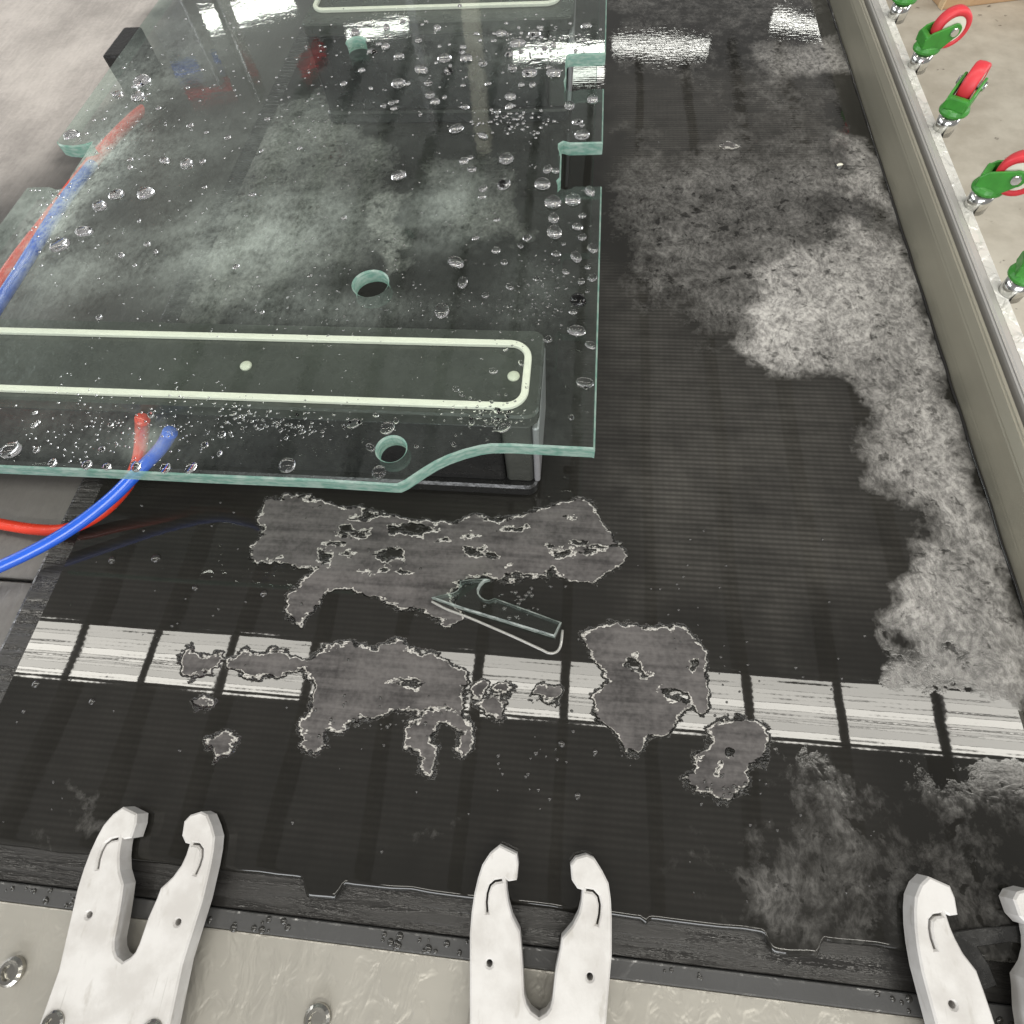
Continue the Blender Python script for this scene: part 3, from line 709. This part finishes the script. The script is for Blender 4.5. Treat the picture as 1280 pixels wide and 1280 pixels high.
# ------------------------------------------------------------------ glass offcut on the mat
SH = [(120,295),(300,255),(330,238),(347,210),(350,165),(430,150),(560,145),(590,150),(545,165),(515,195),(497,235),(500,265),(520,292),(548,312),(580,318),(630,300),(900,398),(1165,495),(1110,612),(860,535),(580,450),(380,390)]
tsh = .007
L = [tuple(at(520+x/6.4, 700+y/6.4, tsh)[:2]) for x, y in SH]
o = bpy.data.objects.new; bm = bmesh.new(); prism(bm, L, [], .0004, tsh, .0011, 0, 1)
for f in bm.faces:
    if f.material_index == 0 and f.calc_center_median().z < tsh/2: f.material_index = 2
off = from_bm('glass_offcut', bm, [M['under'], M['shard_edge'], M['under']]); tag(off, 'thin clear glass offcut with a curved notch lying on the wet mat', 'glass offcut')

rim = [Vector((at(520+x/6.4, 700+y/6.4, .0008).x, at(520+x/6.4, 700+y/6.4, .0008).y, .0006)) for x, y in ((125,330),(250,395),(400,450),(600,535),(800,622),(1000,715),(1070,745),(1130,730),(1160,670),(1172,560))]
tube('water_rim', rim, .0010, mat_simple('glint_tinted_water', (.30, .295, .28), .04, Specular_IOR_Level=.8), off, n=8, sub=4)  # pale base colour stands in for the bright glint along the offcut

# ------------------------------------------------------------------ small loose things on the mat
p = at(1049, 208, 0); bm = bmesh.new(); dome(bm, Vector((p.x, p.y, .0004)), .0042, .0026, 14, .75, .3, True)
tag(from_bm('white_pellet', bm, M['hub'], smooth=True), 'small round white pellet lying on the mat near the side rail', 'pellet')
FL = [(1186,1166),(1225,1160),(1275,1156),(1300,1158),(1300,1182),(1262,1178),(1222,1184),(1236,1205),(1247,1232),(1232,1238),(1212,1222),(1196,1196)]  # thin flat black outline beside the right fork
bm = bmesh.new(); prism(bm, [tuple(at(x, y, .002)[:2]) for x, y in FL], [], .0003, .0019, .0004)
tag(from_bm('flat_black_piece', bm, M['black_plastic']), 'thin flat black piece beside the right hand white fork', 'rubber flap')  # only a thin flat black shape, not certainly a rubber flap

# ------------------------------------------------------------------ white tool forks
ZF0, ZF1 = .0022, .0150
def K(L): return [(300+x/2.56, 1030+y/2.56) for x, y in L]
org = at(681, 1085, ZF1)
def loc(L): return [(at(x, y, ZF1).x-org.x, at(x, y, ZF1).y-org.y) for x, y in L]
left_f = loc(K([(735,640),(735,500),(735,350),(741,280),(750,220),(762,170),(775,130),(800,92),(830,68),(885,95),(890,130),(885,180),(860,184)]))
left_i = loc(K([(851,178),(853,215),(858,250),(870,295),(895,345),(900,400),(905,470),(908,545),(916,578),(930,602),(957,622)]))
right_i = loc(K([(980,608),(993,590),(1000,560),(1010,470),(1025,400),(1030,365),(1048,345),(1065,325),(1085,285),(1093,250),(1096,212)]))
right_f = loc(K([(1080,207),(1062,180),(1058,130),(1075,108),(1110,98),(1135,110),(1160,150),(1180,190),(1187,240),(1190,300),(1190,420),(1180,540),(1172,640)]))
xl, xr = left_f[0][0], right_f[-1][0]
outline = left_f+left_i+right_i+right_f+[(xr+.002, right_f[-1][1]-.05), (xr+.002, -.20), (xl-.002, -.20), (xl-.002, left_f[0][1]-.05)]
def slot(P, wd):
    L = loc(K(P)); a, b = [], []
    for i in range(len(L)):
        p = Vector(L[i]); t = (Vector(L[min(i+1, len(L)-1)])-Vector(L[max(i-1, 0)])).normalized(); n = Vector((-t.y, t.x))
        a.append(tuple(p+n*wd/2)); b.append(tuple(p-n*wd/2))
    return a+b[::-1]
def circ(px, py, r, n=12):
    c = loc(K([(px, py)]))[0]; return [(c[0]+r*math.cos(2*math.pi*k/n), c[1]+r*math.sin(2*math.pi*k/n)) for k in range(n)]
fh = [slot([(838,180),(815,184),(800,197),(792,222),(789,250),(791,284)], .0012), slot([(1108,212),(1130,215),(1146,232),(1152,260),(1150,290),(1143,322)], .0012),
      circ(798, 447, .0018), circ(1120, 490, .0018)]
bmF = bmesh.new(); prism(bmF, outline, fh, ZF0, ZF1, .0010)
bmesh.ops.recalc_face_normals(bmF, faces=bmF.faces); meF = bpy.data.meshes.new('fork_body'); bmF.to_mesh(meF); bmF.free(); meF.materials.append(M['white'])
bmS = bmesh.new(); lathe(bmS, [(.0062, 0), (.0062, .0018), (.0052, .003), (.0034, .003), (.0030, .0012), (0, .0012)], 24); bmesh.ops.recalc_face_normals(bmS, faces=bmS.faces)
meS = bpy.data.meshes.new('screw'); bmS.to_mesh(meS); bmS.free(); meS.materials.append(M['screw'])
bmP = bmesh.new(); add_box(bmP, xl+.004, xr-.004, -.19, -.085, -.0055+.0002, ZF0-.0002, .001); meP = bpy.data.meshes.new('spacer'); bmP.to_mesh(meP); bmP.free(); meP.materials.append(M['grey_metal'])
cF = (xl+xr)/2; yU = left_i[-1][1]
forks = [((199, 1032), math.radians(2.2), 'leftmost white plastic tool fork, screwed to the front plate by two visible screws'), ((681, 1085), 0, 'middle white plastic tool fork at the front edge of the mat'), ((1233, 1128), math.radians(-1.0), 'right hand white tool fork cut off by the photo edge')]
for (px, py), rz, lab in forks:
    p = at(px, py, ZF1)
    t = thing('tool_fork', lab, 'tool fork', (p.x, p.y, 0), rz, 'white tool forks along the front plate')
    for nm, mm, lc in (('fork_body', meF, (0, 0, 0)), ('spacer', meP, (0, 0, 0)), ('screw', meS, (cF-.0285, yU-.0290, ZF1-.0008)), ('screw', meS, (cF+.0285, yU-.0290, ZF1-.0008))):
        o = bpy.data.objects.new(nm, mm); C.objects.link(o); o.parent = t; o.location = lc

# ------------------------------------------------------------------ casters on the flange
def caster_meshes():
    out = []
    bm = bmesh.new(); lathe(bm, [(.0100, -.004), (.0100, .0142)], 24); out.append(('stem', bm, M['chrome'], True))
    bm = bmesh.new(); lathe(bm, [(.013, .0098), (.0165, .0105), (.017, .013), (.0155, .0165), (.0135, .018)], 28)
    # two cheeks, leaning out over the trail (local +x), axle along y
    ax, az, ra = .0175, .034, .0085
    cheek = [(-.013, .0165), (.012, .0155)]+arc(ax, az, ra, -60, 130, 12)+[(-.008, .033), (-.014, .026)]
    for s in (-1, 1):
        y0, y1_ = sorted((s*.0102, s*.0132))
        n0 = len(bm.verts); prism(bm, [(a, b) for a, b in cheek], [], y0, y1_, .0006)
        bm.verts.ensure_lookup_table()
        for v in list(bm.verts)[n0:]: v.co = Vector((v.co.x, v.co.z, v.co.y))
    add_box(bm, -.0140, -.0065, -.0115, .0115, .0170, .030, .002)
    out.append(('fork', bm, M['green'], False))
    Mx = Matrix.Translation((ax, 0, az)) @ Matrix.Rotation(math.pi/2, 4, 'X')
    bm = bmesh.new(); lathe(bm, [(.0145, -.008), (.0195, -.008), (.0212, -.006), (.0217, 0), (.0212, .006), (.0195, .008), (.0145, .008), (.0145, -.008)], 40, Mx); out.append(('tyre', bm, M['red'], True))
    bm = bmesh.new(); lathe(bm, [(.0143, -.0072), (.0143, .0072)], 32, Mx); out.append(('hub', bm, M['hub'], False))
    bm = bmesh.new(); lathe(bm, [(.0042, -.0162), (.005, -.015), (.005, .015), (.0042, .0162)], 12, Mx); out.append(('axle_bolt', bm, M['chrome'], False))
    res = []
    for nm, b, m, sm in out:
        if nm != 'stem':
            for v in b.verts: v.co = Vector((v.co.x*.80, v.co.y*.80, (v.co.z-.0095)*.80+.0145))
        bmesh.ops.recalc_face_normals(b, faces=b.faces); me = bpy.data.meshes.new(nm); b.to_mesh(me); b.free(); me.materials.append(m)
        if sm: me.polygons.foreach_set('use_smooth', [True]*len(me.polygons))
        res.append((nm, me))
    return res
CM = caster_meshes()
ZFL = .0407
for (px, py), yaw, lab in (((1121, 20), 10, 'green forked caster at the top edge, only its green base and stem showing'),
                       ((1153, 82), 5, 'caster with its red wheel turned half sideways near the cardboard box'),
                       ((1184, 160), 55, 'caster seen edge on, red wheel held between two green cheeks'),
                       ((1222, 256), -32, 'caster showing its red wheel nearly full face with cream hub'),
                       ((1268, 364), -20, 'lowest caster cut by the right photo edge, green fork only')):
    p = at(px, py, ZFL)
    t = thing('swivel_caster', lab, 'caster', (.3600, p.y, ZFL), math.radians(yaw), 'red and green casters along the side rail')
    for nm, me in CM:
        o = bpy.data.objects.new(nm, me); C.objects.link(o); o.parent = t

# ------------------------------------------------------------------ cardboard box on the floor
pc = at(1176, 13, -.85)
cb = thing('cardboard_box', 'brown taped cardboard box on the concrete floor, top right corner', 'cardboard box', (pc.x, pc.y, -.85), math.radians(11))
box('carton', 0, .60, 0, .45, .0, .32, M['card'], cb, bev=.006)
box('tape', -.001, .004, -.001, .03, .001, .30, M['tape'], cb, bev=0)

# ------------------------------------------------------------------ gantry beyond the table (shows as reflections in the sheet)
g = thing('machine_gantry', 'grey gantry posts and red bar mirrored in the upper part of the glass', 'gantry', (0, 1.7, .1))
gi = Matrix.Translation(-g.location)
def gpost(px, py, wpx, D, m, zlow=-.2):
    a = mirrored(px, py, ZT, D); b = mirrored(px+wpx, py, ZT, D); wd = (a-b).length
    o = box('gantry_post', a.x, a.x+wd, a.y, a.y+.05, zlow, a.z, m, g, bev=.003); o.matrix_parent_inverse = gi
gpost(318, 128, 9, 1.7, M['chrome']); gpost(596, 190, 17, 1.9, M['hub']); gpost(536, 165, 10, 2.2, M['grey_metal']); gpost(232, 112, 52, 1.6, M['grey_metal'])
a = mirrored(232, 116, ZT, 1.58); b = mirrored(288, 104, ZT, 1.58)
o = tube('red_bar', [a, a.lerp(b, .5), b], .012, M['red'], g); o.matrix_parent_inverse = gi
a = mirrored(215, 86, ZT, 1.58); b = mirrored(272, 70, ZT, 1.58)
o = tube('blue_bar', [a, a.lerp(b, .5), b], .012, M['blue_hose'], g); o.matrix_parent_inverse = gi
a = mirrored(376, 88, ZT, 1.8); b = mirrored(402, 55, ZT, 1.8)
o = tube('red_bar', [a, a.lerp(b, .5), b], .016, M['red'], g); o.matrix_parent_inverse = gi
